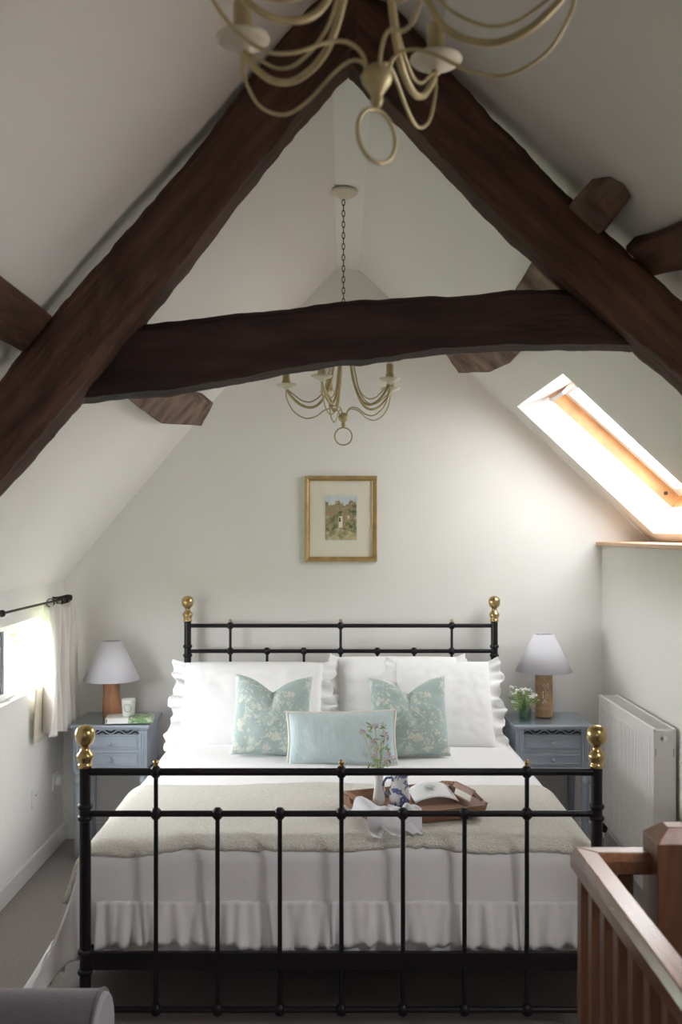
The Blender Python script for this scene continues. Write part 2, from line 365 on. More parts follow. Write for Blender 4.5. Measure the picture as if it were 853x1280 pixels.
m_.quad((-.02,4.475,WZ0+.03),(-.02,WY1-.04,WZ0+.03),(-.02,WY1-.04,WZ1-.03),(-.02,4.475,WZ1-.03)); m_.build('pane', dim_left_m, W1)
portal('portal_left', look_mat((XL-RV-.09,(WY0+WY1)/2,(WZ0+WZ1)/2), (1,0,0), (0,0,1)), WY1-WY0, WZ1-WZ0)
# baseboards
struct(MB().bb(XL,XL+.016,YN,YB,0,.085), 'baseboard_left', gloss_white, bevel=.004)
struct(MB().bb(XL+.016,XR-.016,YB-.016,YB,0,.085), 'baseboard_back', gloss_white, bevel=.004)
struct(MB().bb(XR-.016,XR,HY1,YB,0,.085), 'baseboard_right', gloss_white, bevel=.004)
# ------------------------------------------------------------ outdoors
g = MB().quad((-40,-25,-2.8),(-1.6,-25,-2.8),(-1.6,35,-2.8),(-40,35,-2.8)); struct(g, 'ground', grass_m)
def bush(x, y, z0, rx, rz, n, label):
    t = thing('leafy_tree', label, 'tree', (x,y,-2.8), 0, 'trees outside the low window')
    cr = MB(); R = random.Random(int(y*10))
    for i in range(n):
        a = R.random()*2*PI; b = math.acos(2*R.random()-1); q = R.random()**.4
        p = Vector((rx*q*math.sin(b)*math.cos(a), rx*q*math.sin(b)*math.sin(a), z0+2.8+rz*q*math.cos(b)))
        M = Matrix.Rotation(R.random()*6,3,'X') @ Matrix.Rotation(R.random()*6,3,'Z'); sz = .05+.05*R.random()
        cr.add([p+M@Vector(v)*sz for v in ((0,-1,0),(.6,0,.1),(0,1.2,0),(-.6,0,.1))],[(0,1,2,3)])
    cr.build('foliage', leafd, t)
    MB().tube([(0,0,0),(.1,.05,1.5),(0,0,z0+2.8)],[.12,.1,.05]).build('trunk', bark, t, smooth=True)
bush(-4.6, 11.2, .9, 1.5, 1.4, 2300, 'leafy green tree beyond the right pane of the low window')
bush(-7.6, 15.6, 1.2, 1.2, 1.8, 1700, 'paler tree further off beyond the dark grey casement')

# ------------------------------------------------------------ roof timbers
def beam(name, top, bot, y0, y1, m, label, n=110, parent=None, rough=.006, seed=0, group=None):
    mb = MB(); sec = [(-.5,-.38),(-.5,.38),(-.38,.5),(.38,.5),(.5,.38),(.5,-.38),(.38,-.5),(-.38,-.5)]; k = len(sec)
    vs = []
    for i in range(n+1):
        t = i/n; a = lin(top, t); b = lin(bot, t); mid = (a+b)/2; h = a-b
        for q, (sy, sz) in enumerate(sec):
            p = Vector((mid.x+h.x*sz, (y0+y1)/2+(y1-y0)*sy, mid.y+h.y*sz))
            nz = noise.noise_vector(Vector((p.x*3+seed, p.y*5, p.z*3)))*rough*.8+noise.noise_vector(p*12+Vector((seed,0,0)))*rough*.7+noise.noise_vector(p*34+Vector((seed,0,0)))*rough*.6
            vs.append(p+nz)
    fs = [(i*k+q, i*k+(q+1)%k, (i+1)*k+(q+1)%k, (i+1)*k+q) for i in range(n) for q in range(k)]
    fs += [tuple(range(k)), tuple(n*k+q for q in range(k))]
    mb.add(vs, fs); c = lin(top,.5)
    o = mb.build(name, m, org=(c.x,(y0+y1)/2,c.y), smooth=True, ang=32)
    return tag(o, label, 'beam', group)
DT = 2.5
def P2(l, D): return [PX(u,v,D) for u,v in l]
beam('roof_rafter', P2([(446,-16),(385,-2),(301,112),(240,189),(146,300),(60,395),(0,471),(-90,582)],DT),
     P2([(446,66),(424,80),(298,230),(247,300),(171,396),(91,494),(0,597),(-90,700)],DT), DT, DT+.13, raft_l,
     'dark oak rafter sloping down to the left edge of the room', seed=1)
beam('roof_rafter', P2([(436,-11),(489,0),(579,101),(702,229),(853,374),(960,478)],DT),
     P2([(436,72),(500,135),(600,240),(668,307),(730,365),(797,423),(853,470),(960,560)],DT), DT+.004, DT+.134, raft_r,
     'dark oak rafter sloping down to the right edge of the room', seed=5)
beam('tie_beam', P2([(70,428),(166,406),(252,396),(343,386),(428,375),(529,368),(564,368),(643,361),(713,360),(800,376)],DT+.07),
     P2([(70,500),(91,497),(202,487),(282,474),(353,459),(428,447),(450,448),(554,433),(638,428),(797,429),(805,430)],DT+.07), DT+.07, DT+.21, tie_m,
     'dark curved horizontal oak beam crossing between the two rafters', n=110, seed=9, rough=.004)
def yb(name, x, z, wx, wz, y0, y1, rot, m, label, kx=0, kz=0):
    mb = MB(); vs = []; n = 24; sec = [(-.5,-.35),(-.5,.35),(-.42,.5),(.42,.5),(.5,.35),(.5,-.35),(.42,-.5),(-.42,-.5)]; k = 8
    cr, sr = math.cos(rot), math.sin(rot)
    for i in range(n+1):
        y = y0+(y1-y0)*i/n; q_ = y1-y
        for sx, sz in sec:
            a, b = sx*wx, sz*wz; p = Vector((x+kx*q_+a*cr-b*sr, y, z+kz*q_+a*sr+b*cr)); vs.append(p+noise.noise_vector(p*9)*.006)
    fs = [(i*k+q, i*k+(q+1)%k, (i+1)*k+(q+1)%k, (i+1)*k+q) for i in range(n) for q in range(k)]+[tuple(range(k)), tuple(n*k+q for q in range(k))]
    mb.add(vs, fs); return tag(mb.build(name, m, org=(x,(y0+y1)/2,z), smooth=True, ang=32), label, 'beam')
yb('purlin', -.760, 2.052, .118, .040, .2, 2.51, math.radians(50), beam_m, 'short dark timber at the left edge running back to the left rafter')
yb('purlin', .748, 2.232, .105, .046, 2.0, 2.52, math.radians(-43), beam_m, 'dark timber at the right edge running back to the right rafter', .14, -.13)
def brace(pix, label, side, off=.075):
    if side > 0: p0 = Vector((.093,0,2.885)); n = Vector((-SLR,0,-1)).normalized()
    else: p0 = Vector((XL,0,1.31)); sl = (2.238-1.31)/(-.634-XL); n = Vector((sl,0,-1)).normalized()
    o = Vector((0,0,HC)); out = []
    top = [];
    for u, v in pix:
        d = Vector(((u-426)/1280, 1, (665-v)/1280)); t = (p0+n*off-o).dot(n)/d.dot(n); q = o+d*t
        if q.y > YB-.004: q = Vector((q.x, YB-.004, q.z))
        out.append(q)
    m = len(out); vs = [q for q in out]+[q-n*(off-.001) for q in out]
    fs = [tuple(range(m)), tuple(range(m,2*m))[::-1]]+[(i,(i+1)%m,m+(i+1)%m,m+i) for i in range(m)]
    mb = MB().add(vs, fs); o_ = mb.build('wind_brace', raw_m, org=out[0], bevel=.006)
    return tag(o_, label, 'beam')
def refine(pix, k=4, j=1.2):
    out = []; R = random.Random(3)
    for a, b in zip(pix, pix[1:]+pix[:1]):
        for i in range(k): out.append((a[0]+(b[0]-a[0])*i/k+(R.random()-.5)*j*(i>0), a[1]+(b[1]-a[1])*i/k+(R.random()-.5)*j*(i>0)))
    return out
brace(refine([(555,441),(600,436),(625,428),(636,395),(643,362),(668,322),(690,285),(716,250),(736,248),(752,258),(763,274),(748,294),(725,325),(712,352),(690,392),(655,434),(636,455),(612,466),(573,467)]), 'weathered curved timber brace on the right ceiling slope', 1)
brace(refine([(105,436),(150,470),(190,484),(222,487),(267,504),(252,533),(202,530),(176,512),(155,492),(100,460)]), 'weathered curved timber end on the left ceiling slope', -1)

# ------------------------------------------------------------ bed frame
bed = thing('bed_frame', 'black iron double bed frame with brass ball finials', 'bed', (0,(3.065+5.113)/2,0))
BO = bed.location
def bp(mb, name, m, parent=None, **k):
    o = mb.build(name, m, parent or bed, org=(BO if not parent else (0,0,0)), **k); return o
FIN = [(.019,0),(.021,.004),(.021,.012),(.0185,.014),(.020,.02),(.0255,.032),(.0245,.041),(.017,.050),(.0125,.058),(.0125,.064),(.016,.069),(.024,.077),(.0285,.088),(.030,.100),(.0285,.112),(.022,.122),(.012,.1275),(.001,.129)]
COLL = [(.017,-.009),(.0215,-.006),(.0235,0),(.0215,.006),(.017,.009)]
def post(x, y, zt, rings, r=.0170):
    p = MB().lathe([(r*.8,0),(r,.01),(r,zt)], (x,y,0), 20); o = bp(p, 'post', iron, smooth=True, ang=40)
    k = MB().lathe(FIN, (x,y,zt), 24); a = k.build('finial', brass, o, org=BO, smooth=True)
    for z in rings: MB().lathe(COLL, (x,y,z), 20).build('collar', iron, o, org=BO, smooth=True)
def hrail(x0, x1, y, z, r): bp(MB().tube([(x0,y,z),(x1,y,z)], r, 12), 'rail', iron, smooth=True, ang=40)
def spindle(x, y, z0, z1, joints, fin=None, r=.0068, jr=.0155):
    o = bp(MB().tube([(x,y,z0),(x,y,z1)], r, 10), 'spindle', iron, smooth=True, ang=40)
    for z in joints:
        jm = MB().lathe([(jr*.5,-jr*1.15),(jr*.72,-jr*1.0),(jr*.78,-jr*.8),(jr,-jr*.7),(jr,jr*.7),(jr*.78,jr*.8),(jr*.72,jr*1.0),(jr*.5,jr*1.15)], (x,y,z), 12)
        jm.build('casting', iron, o, org=BO, smooth=True)
    if fin is not None: MB().lathe([(.005,0),(.008,.004),(.006,.008),(.0095,.014),(.0075,.02),(.001,.0235)], (x,y,fin+.014), 12).build('finial', brass, o, org=BO, smooth=True)
YF, YH = 3.065, 5.113
HW = .766
for sx in (-1,1):
    post(sx*HW, YF, .8496, (.735,.70,.30,.24))
    post(sx*HW, YH, 1.108, (.985,.940,.30), .0175)
hrail(-HW,HW,YF,.838,.0115); hrail(-HW,HW,YF,.713,.0095); hrail(-HW,HW,YF,.126,.0095)
bp(MB().bb(-HW,HW,YF-.006,YF+.012,.246,.299), 'foot_rail', iron, bevel=.003)
xs = [(u-426.5)*YF/1280 for u in (195,272,350,427,504,581,659)]
for i, x in enumerate(xs):
    top = i in (0,3,6)
    spindle(x, YF, .126, .838 if top else .713, ([.838,.713,.126] if top else [.713,.126]), .838 if top else None)
hrail(-HW,HW,YH,1.088,.010); hrail(-HW,HW,YH,.961,.010)
for i, u in enumerate((286,332,378,424,470,516,563)):
    x = (u-424.5)*YH/1280; top = i in (0,3,6)
    spindle(x, YH, .30, 1.088 if top else .961, ([1.088,.961] if top else [.961]), 1.088-.004 if top else None)
hrail(-HW,HW,YH,.30,.012)
for sx in (-1,1): bp(MB().bb(sx*HW-.012,sx*HW+.012,YF+.015,YH-.015,.25,.30), 'side_rail', iron, bevel=.003)
for y in (3.5,4.1,4.7): bp(MB().bb(-HW,HW,y-.03,y+.03,.262,.288), 'slat', base_m, bevel=.003)

tag(MB().bb(-.745,.745,3.13,5.06,.292,.545).build('mattress', matt_m, org=(0,4.1,.292), bevel=.05, seg=4), 'pale mattress lying under the white duvet', 'mattress')

# ------------------------------------------------------------ duvet (cloth over the mattress) and throw
def topz(x, y): return .600+.010*noise.noise(Vector((x*2.2,y*2.2,1)))+.004*noise.noise(Vector((x*7,y*5,4)))-.012*abs(x/.8)**3
RAD = .075
def side_prof(d, y, sgn, off):       # d: path length past the flat edge -> outward x, drop
    if d < RAD*PI/2:
        a = d/RAD; return RAD*math.sin(a), RAD*(1-math.cos(a))
    e = d-RAD*PI/2; k = min(1, e/.4)
    fold = .030*k*math.sin(y*17+sgn*2+1.2*math.sin(y*5))+.016*k*math.sin(y*39+2)
    return RAD+.30*e*(.5+.5*k)+fold+.012*k, RAD+e*.955
def cloth(x_flat, y_head, y_foot, dS, dF, off, wob=0, seed=0, dropS=None, nx=140, ny=170, hug=1):
    """grid over the bed: s across, t along; returns function"""
    LS = x_flat+dS; yf = y_foot
    def fn(s, t):
        sx = (s*2-1)*LS; sg = 1 if sx > 0 else -1
        LT = (y_head-yf)+dF; ty = t*LT
        if wob: 
            edge = noise.noise(Vector((s*9+seed,3,1)))*wob
            ty = ty*(1+edge*t) + (1-t)*noise.noise(Vector((s*4+seed,9,2)))*wob*1.6
            sx = sx*(1+noise.noise(Vector((t*7+seed,5,8)))*wob*max(0,abs(sx)-x_flat)*3)
        if wob: ty += t**6*(.006*noise.noise(Vector((s*46,1,seed)))+.004*noise.noise(Vector((s*110,4,seed))))
        y = y_head-min(ty, y_head-yf); d = max(0, ty-(y_head-yf))
        ax = abs(sx); ds = max(0, ax-x_flat)
        ox, dz = side_prof(ds, y, sg, off) if ds > 0 else (0,0)
        fo, fz = (0,0)
        if d > 0:
            R = .055
            if d < R*PI/2: fo, fz = R*math.sin(d/R), R*(1-math.cos(d/R))
            else:
                e = d-R*PI/2; fo, fz = R+.012*min(1,e/.3)*math.sin(sx*26+math.sin(sx*9))*.6, R+e
        x = sg*(min(ax,x_flat)+ox)
        z = topz(max(-.8,min(.8,x)), y)
        drop = max(fz, dz) if min(fz,dz) < RAD else (fz**3+dz**3)**(1/3)
        z = z-drop
        up = 1-min(1, drop/.08)
        x += sg*off*(1-up); z += off*up; yy = y-fo-off*min(1, fz/.06)
        return Vector((x, yy, z))
    return fn
duv = thing('duvet', 'white cotton duvet with ruffled hem spread over the bed', 'duvet', (0,4.0,.6))
F = cloth(.725, 4.98, 3.175, .47, .36, 0)
MB().grid(F, 150, 190).build('cover', duvet_m, duv, org=duv.location, smooth=True, solid=.010)
def front_ruffle():
    def fn(s, t):
        x = -.745+1.49*s; e = t
        y = 3.110-e*(.012+.011*math.sin(x*78+3*math.sin(x*11))+.006*math.sin(x*143+1))-.003*math.sin(x*160)*(1-e)
        z = .435-.135*e+.008*math.sin(x*9)*e+.007*math.sin(x*78+1+3*math.sin(x*11))*e+.004*noise.noise(Vector((x*14,0,2)))
        return Vector((x, y, z))
    return MB().grid(fn, 260, 10)
front_ruffle().build('ruffle', duvet_m, duv, org=duv.location, smooth=True, solid=.003)
def side_ruffle(sg):
    LS, LT = .725+.47, 4.98-3.175+.36
    def fn(s, t):
        y = 3.10+1.75*s; ax = .725+.37+.17*t
        if y < 3.175: ty = 4.98-3.175+(3.175-y)
        else: ty = 4.98-y
        p = F((sg*ax/LS+1)/2, ty/LT)
        return p+Vector((sg*(.010+.018*t*math.sin(y*62+4*math.sin(y*7))), 0, .012*t*math.sin(y*62+1)))
    return MB().grid(fn, 260, 10)
for sg in (-1,1): side_ruffle(sg).build('ruffle', duvet_m, duv, org=duv.location, smooth=True, solid=.003)
F2 = cloth(.725, 3.80, 3.175, .21, .055, .016, wob=.022, seed=4)
tag(MB().grid(F2, 150, 90).build('throw_blanket', throw_m, org=(0,3.5,.62), smooth=True, solid=.016), 'cream knitted throw laid across the foot of the bed', 'throw')

# ------------------------------------------------------------ pillows and cushions
def cushion_mesh(W, H, T, pinch=.07, chop=0, wr=.006, seed=0, n=36, pw=.42):
    mb = MB()
    def side(sg):
        def fn(a, b):
            u, v = a*2-1, b*2-1
            u = math.copysign(abs(u)**.85, u); v = math.copysign(abs(v)**.85, v)
            x = W/2*u*(1-pinch*(1-v*v)); z = H/2*v*(1-pinch*(1-u*u))
            th = T/2*(max(0,1-u*u)*max(0,1-v*v))**pw
            if chop:
                g_ = math.exp(-(u/.30)**2)*max(0,(v+1)/2)**2.2
                z -= chop*math.exp(-abs(u/.42)**1.4)*max(0,(v+1)/2)**2.5; th *= 1-.55*math.exp(-(u/.11)**2)*max(0,v)
            edge = min(1, 4*(1-max(abs(u),abs(v))))
            th += edge*wr*noise.noise(Vector((x*14+seed, z*9, sg)))+edge*wr*.6*noise.noise(Vector((x*30+seed, z*30, sg*3)))
            return Vector((x, -sg*max(0,th), z))
        return fn
    mb.grid(side(1), n, n); mb.grid(side(-1), n, n); return mb
def place(o, loc, tilt, rz=0, roll=0):
    o.rotation_mode = 'XYZ'
    o.matrix_world = Matrix.Translation(loc) @ Matrix.Rotation(rz,4,'Z') @ Matrix.Rotation(-tilt,4,'X') @ Matrix.Rotation(roll,4,'Y')
def white_pillow(label, loc, tilt, rz=0, W=.66, H=.45, T=.17, roll=0, seed=0):
    t = thing('frilled_pillow', label, 'pillow')
    place(t, loc, tilt, rz, roll)
    cushion_mesh(W,H,T,.03,0,.007,seed,40,.36).build('pillowcase', pillow_m, t, smooth=True)
    for sg in (-1,1):
        def fn(a, b, sg=sg):
            z = (a-.5)*H*.985; ruf = math.sin(z*74+seed+2.5*math.sin(z*17))
            e = b*.060*(1+.22*math.sin(z*38+seed)+.14*math.sin(z*90+seed))
            x = sg*(W/2*(1-.03*(1-(2*z/H)**2))-.006+e); 
            return Vector((x, .024*ruf*b+.007*math.sin(z*150+seed)*b, z*(1+.10*b)+.006*ruf*b))
        MB().grid(fn, 130, 8).build('frill', pillow_m, t, smooth=True, solid=.003)
    return t
white_pillow('white frilled pillow behind the left floral cushion', (-.412,4.74,.757), math.radians(38), 0, seed=1)
white_pillow('white frilled pillow lying behind the middle of the bed, right of centre', (.275,4.86,.765), math.radians(36), 0, W=.58, seed=4)
white_pillow('white frilled pillow at the right side, its frill over the iron post', (.475,4.69,.765), math.radians(34), 0, W=.44, H=.44, T=.15, seed=9)
def sq_cushion(label, loc, tilt, rz, seed, roll=0):
    t = thing('floral_cushion', label, 'cushion'); place(t, loc, tilt, rz, roll)
    cushion_mesh(.335,.355,.14,.05,.07,.006,seed,44).build('cushion_cover', floral_m, t, smooth=True)
    return t
sq_cushion('sage floral square cushion on the left, in front of the white pillow', (-.298,4.39,.772), math.radians(24), 0, 3, math.radians(2)).scale = (1,1,1)
sq_cushion('sage floral square cushion on the right, partly behind the lumbar cushion', (.292,4.40,.764), math.radians(24), 0, 13, math.radians(-2))
t = thing('lumbar_cushion', 'small oblong pale blue cushion with cream piped edge, in front', 'cushion'); place(t, (0.003,4.245,.70), math.radians(22), 0, math.radians(-1))
cushion_mesh(.455,.225,.12,.05,0,.005,6,40).build('cushion_cover', blue_lin, t, smooth=True)
pts = []
W_, H_, pn = .455/2, .225/2, .05
for k in range(24): u = -1+2*k/24; pts.append((W_*u, 0, -H_*(1-pn*(1-u*u))))
for k in range(14): v = -1+2*k/14; pts.append((W_*(1-pn*(1-v*v)), 0, H_*v))
for k in range(24): u = 1-2*k/24; pts.append((W_*u, 0, H_*(1-pn*(1-u*u))))
for k in range(14): v = 1-2*k/14; pts.append((-W_*(1-pn*(1-v*v)), 0, H_*v))
MB().tube(pts, .0065, 8, closed=True).build('piping', piping_m, t, smooth=True)

# ------------------------------------------------------------ nightstands
def nightstand(cx, label):
    t = thing('nightstand', label, 'nightstand', (cx,5.01,0), 0, 'bedside nightstands')
    y0, y1, zt = -.16, .17, .647; hw = .175
    MB().bb(-hw+.035,hw-.035,y0+.02,y1,.43,.455).bb(-hw,-hw+.012,y0+.03,y1-.03,.43,.622).bb(hw-.012,hw,y0+.03,y1-.03,.43,.622).bb(-hw+.03,hw-.03,y1-.015,y1-.003,.43,.622).bb(-hw+.037,hw-.037,y0+.006,y0+.022,.508,.524).bb(-hw+.037,hw-.037,y0+.006,y0+.022,.43,.446).bb(-hw+.037,hw-.037,y0+.006,y0+.022,.585,.594).bb(-hw+.037,hw-.037,y0+.006,y0+.022,.617,.628).build('body', blue_paint, t, bevel=.002)
    MB().bb(-.190,.190,y0-.018,y1+.004,.628,.643).bb(-.183,.183,y0-.010,y1,.619,.629).build('top', blue_paint, t, bevel=.005, seg=3)
    MB().bb(-.185,.185,y0-.013,y1,.6435,.648).build('glass_sheet', top_glass, t)
    for sx in (-1,1):
        p = MB().bb(sx*(hw-.019)-.019,sx*(hw-.019)+.019,y0,y0+.038,.43,.619)
        for q in (-.010,0,.010): p.tube([(sx*(hw-.019)+q,y0,.45),(sx*(hw-.019)+q,y0,.600)], .0038, 8)
        p.build('pilaster', blue_paint, t, smooth=True, ang=30)
        for yy in (y0+.019, y1-.02):
            prof = [(.013,0),(.016,.02),(.016,.16),(.019,.30),(.021,.335),(.014,.35),(.022,.362),(.024,.378),(.017,.392),(.015,.40),(.021,.41),(.021,.43)]
            MB().lathe(prof, (sx*(hw-.019),yy,0), 16).build('leg', blue_paint, t, smooth=True)
    for z0, z1 in ((.524,.585),(.446,.508)):
        d = MB().bb(-hw+.039,hw-.039,y0+.004,y0+.02,z0+.001,z1-.001)
        ring2 = [(-hw+.047,hw-.047,z1-.013,z1-.009),(-hw+.047,hw-.047,z0+.009,z0+.013),(-hw+.047,-hw+.051,z0+.013,z1-.013),(hw-.051,hw-.047,z0+.013,z1-.013)]
        for a,b,c_,d_ in ring2: d.bb(a,b,y0-.001,y0+.006,c_,d_)
        o = d.build('drawer', blue_paint, t, bevel=.0015)
        MB().lathe([(.004,0),(.004,.010),(.0095,.014),(.0095,.020),(.004,.023)], (0,y0+.004,(z0+z1)/2), 12, Matrix.Rotation(PI/2,3,'X')).build('knob', china if False else blue_paint, o, smooth=True)
    MB().bb(-hw+.037,hw-.037,y0+.026,y0+.03,.594,.617).build('fret_shade_panel', fret_dark, t)  # dark sheet painting the interior shadow behind the fretwork
    fr = MB()
    x0, x1 = -hw+.038, hw-.038; nW = 3.5
    for ph in (0, PI):
        pts = [(x0+(x1-x0)*k/90, y0+.012, .6055+.0085*math.sin(2*PI*nW*k/90+ph)) for k in range(91)]
        if ph == 0: fr.tube(pts, .0034, 6)
    for k in range(7):
        xc = x0+(x1-x0)*(k+.5)/7; sgn = 1 if k%2 == 0 else -1
        fr.tube([(xc+.010*math.cos(a), y0+.013, .6055-sgn*.004+sgn*-.006*math.sin(a)) for a in [PI*j/8 for j in range(9)]], .0024, 6)
        fr.tube([(xc,y0+.013,.6055-sgn*.008),(xc,y0+.013,.6055-sgn*.002)], .0026, 6)
    fr.build('fretwork', blue_paint, t, smooth=True)
    return t
nightstand(-1.095, 'blue grey painted nightstand with fretwork in the left corner')
nightstand(1.004, 'blue grey painted nightstand with fretwork beside the radiator')
ZT = .649
def shade(t, z0, z1, x=0):
    MB().lathe([(.137,z0),(.136,z0+.004),(.050,z1-.004),(.047,z1),(.045,z1),(.048,z1-.006),(.133,z0+.004),(.135,z0)][:4], (x,0,0), 40)
    mb = MB(); n = 48; pr = [(.137,z0),(.047,z1)]; vs = []; fs = []
    for r_, z_ in pr:
        for k in range(n): vs.append((x+r_*math.cos(2*PI*k/n), r_*math.sin(2*PI*k/n), z_))
    fs = [(k,(k+1)%n,n+(k+1)%n,n+k) for k in range(n)]
    mb.add(vs, fs); mb.build('lamp_shade', shade_m, t, smooth=True, solid=.003)
    MB().tube([(x+.047*math.cos(2*PI*k/24), .047*math.sin(2*PI*k/24), z1-.003) for k in range(24)], .0022, 6, closed=True).tube([(x-.046,0,z1-.003),(x+.046,0,z1-.003)], .0018, 6).build('shade_ring', chrome, t, smooth=True)
lp = thing('table_lamp', 'table lamp with sculpted dark wood base on the left nightstand', 'lamp', (-1.128,5.035,ZT))
def wbase():
    mb = MB(); n = 28; prof = []
    for i in range(25):
        z = .190*i/24; prof.append((z, .044+.004*math.sin(i/24*2*PI*.9+.6)))
    vs = []; fs = []
    for z, r_ in prof:
        for k in range(n):
            a = 2*PI*k/n; q = r_*(1-.08*math.cos(4*a))*(1+.05*math.sin(3*a+z*18)); vs.append((q*math.cos(a), q*math.sin(a)*.8, z))
    m = len(prof)
    for i in range(m-1):
        for k in range(n): fs.append((i*n+k,i*n+(k+1)%n,(i+1)*n+(k+1)%n,(i+1)*n+k))
    fs += [tuple(range(n))[::-1], tuple((m-1)*n+k for k in range(n))]
    return mb.add(vs, fs)
wbase().build('base', lamp_w, lp, smooth=True, ang=50)
MB().tube([(0,0,.188),(0,0,.36)], .008, 10).build('lamp_holder', brass, lp, smooth=True)
shade(lp, .180, .372)
lp2 = thing('table_lamp', 'table lamp with pale wood base carved with a white flower sprig', 'lamp', (.998,5.035,ZT))
MB().lathe([(.038,0),(.042,.004),(.042,.030),(.0405,.032),(.042,.034),(.042,.175),(.0405,.178),(.042,.181),(.042,.22),(.036,.224)], (0,0,0), 32).build('base', lamp_w2, lp2, smooth=True, ang=35)
fl = MB(); rr = .0435
def onb(dx, z): a = -PI/2+dx/rr; return (rr*math.cos(a), rr*math.sin(a), z)
fl.tube([onb(-.004,.065),onb(0,.09),onb(.002,.12),onb(-.004,.15),onb(.004,.165)], .0012, 5)
for dx, z, a in ((-.012,.10,.7),(.010,.112,-.7),(-.012,.125,.6),(-.006,.085,-.8),(-.012,.075,1.0),(.010,.15,-.9),(-.010,.160,.8),(.006,.078,-.2),(-.014,.11,-.5),(.012,.165,-.4)):
    fl.tube([onb(dx-.004*math.sin(a), z-.006), onb(dx,z), onb(dx+.004*math.sin(a), z+.007)], [.0008,.0028,.0008], 6)
fl.build('flower_inlay', paper, lp2, smooth=True)
MB().tube([(0,0,.222),(0,0,.39)], .008, 10).build('lamp_holder', brass, lp2, smooth=True)
shade(lp2, .222, .405)
# book and candle on the left nightstand
bk = thing('book', 'pale book with a leafy green cover lying on the left nightstand', 'book', (-1.008,4.905,ZT), math.radians(7))
MB().bb(-.105,.105,-.055,.06,.003,.024).build('page_block', paper, bk)
MB().bb(-.11,-.005,-.06,.062,0,.003).bb(-.11,-.005,-.06,.062,.024,.027).bb(-.113,-.11,-.06,.062,0,.027).build('back_cover', book_w, bk, bevel=.001)
MB().bb(-.005,.11,-.06,.062,0,.003).bb(-.005,.11,-.06,.062,.024,.027).bb(-.005,.11,-.061,-.058,0,.027).build('leafy_cover', book_m, bk, bevel=.001)
bk.rotation_euler.z = math.radians(6)
cd = thing('candle_jar', 'white candle jar with a round sage wreath print, standing on the book', 'candle', (-1.02,4.915,ZT+.0275))
MB().lathe([(.027,0),(.029,.003),(.034,.078),(.0325,.078),(.030,.070),(.001,.070)], (0,0,0), 28).build('jar', wax_m, cd, smooth=True, ang=40)
wr_ = MB(); 
def onc(dx, z): q = .0288+.0055*z/.078+.0008; a = -PI/2+dx/q; return (q*math.cos(a), q*math.sin(a), z)
for R_, th in ((.019,.0022),(.011,.0014)): wr_.tube([onc(R_*.9*math.cos(2*PI*k/28), .040+R_*math.sin(2*PI*k/28)) for k in range(28)], th, 6, closed=True)
wr_.tube([onc(-.002,.045),onc(.003,.042),onc(-.001,.036)], .001, 5)
wr_.build('wreath_print', mark_g, cd, smooth=True)
# flower jar on the right nightstand
fj = thing('flower_jar', 'small green glass jar of white and green flowers by the right lamp', 'flowers', (.892,4.955,ZT))
jar = MB().lathe([(.024,0),(.029,.004),(.029,.052),(.023,.060),(.024,.072)], (0,0,0), 24); jar.f = jar.f[:-1]
jar.build('jar', jar_glass, fj, smooth=True, solid=.003)
MB().lathe([(.024,.004),(.0255,.045)], (0,0,0), 20).build('water', jar_glass, fj, smooth=True)
R = random.Random(5)
fo = MB(); st = MB(); blo = MB()
for i in range(30):
    a = R.random()*2*PI; q = R.random()**.6*.078; h = .10+R.random()*.065-.3*q*q/.078
    tip = Vector((q*math.cos(a)-.006, q*math.sin(a)*.8, h))
    st.tube([(0.008*math.cos(a),.008*math.sin(a),.01),(tip.x*.35,tip.y*.35,h*.6),tip], .0011, 5)
    for k in range(7):
        M = Matrix.Rotation(R.random()*6,3,'X') @ Matrix.Rotation(R.random()*6,3,'Z'); p = tip*.92+Vector((R.uniform(-.02,.02),R.uniform(-.018,.018),R.uniform(-.032,.004)))
        fo.add([p+M@Vector(v)*(.007+.006*R.random()) for v in ((0,-1,0),(.45,0,.15),(0,1.2,0),(-.45,0,.15))],[(0,1,2,3)])
    for k in range(10):
        p = tip+Vector((R.uniform(-.014,.014),R.uniform(-.014,.014),R.uniform(-.004,.008))); M = Matrix.Rotation(R.random()*.8,3,'X') @ Matrix.Rotation(R.random()*6,3,'Z')
        if i%2 == 0: blo.add([p+M@Vector((math.cos(j*PI/3),math.sin(j*PI/3),0))*.0042 for j in range(6)],[(0,1,2,3,4,5)])
st.build('stems', leafg, fj); fo.build('foliage', leafg, fj); blo.build('blossoms', petal_w, fj)
fj.children[2]['kind'] = 'stuff'; fj.children[3]['kind'] = 'stuff'; fj.children[4]['kind'] = 'stuff'

# ------------------------------------------------------------ picture
pic = thing('framed_picture', 'gold framed woodland watercolour hanging above the bed', 'picture', (0,YB,1.623))
def frame_ring(w0,h0,w1,h1,ya,yb_):
    P = [(-w0,-h0),(w0,-h0),(w0,h0),(-w0,h0)]; Q = [(-w1,-h1),(w1,-h1),(w1,h1),(-w1,h1)]; vs = [(x,ya,z) for x,z in P]+[(x,yb_,z) for x,z in Q]
    return vs, [(i,(i+1)%4,4+(i+1)%4,4+i) for i in range(4)]
W2, H2 = .183, .217
mb = MB()
for a in ((W2,H2,W2,H2,0,-.020),(W2,H2,W2-.003,H2-.003,-.020,-.024),(W2-.003,H2-.003,W2-.013,H2-.013,-.024,-.022),(W2-.013,H2-.013,W2-.020,H2-.020,-.022,-.014),(W2-.020,H2-.020,W2-.025,H2-.025,-.014,-.016),(W2-.025,H2-.025,W2-.025,H2-.025,-.016,-.006)): mb.add(*frame_ring(*a))
mb.build('frame', gold, pic)
MB().bb(-W2+.02,W2-.02,-.006,-.001,-H2+.02,H2-.02).build('mount', mount_m, pic)
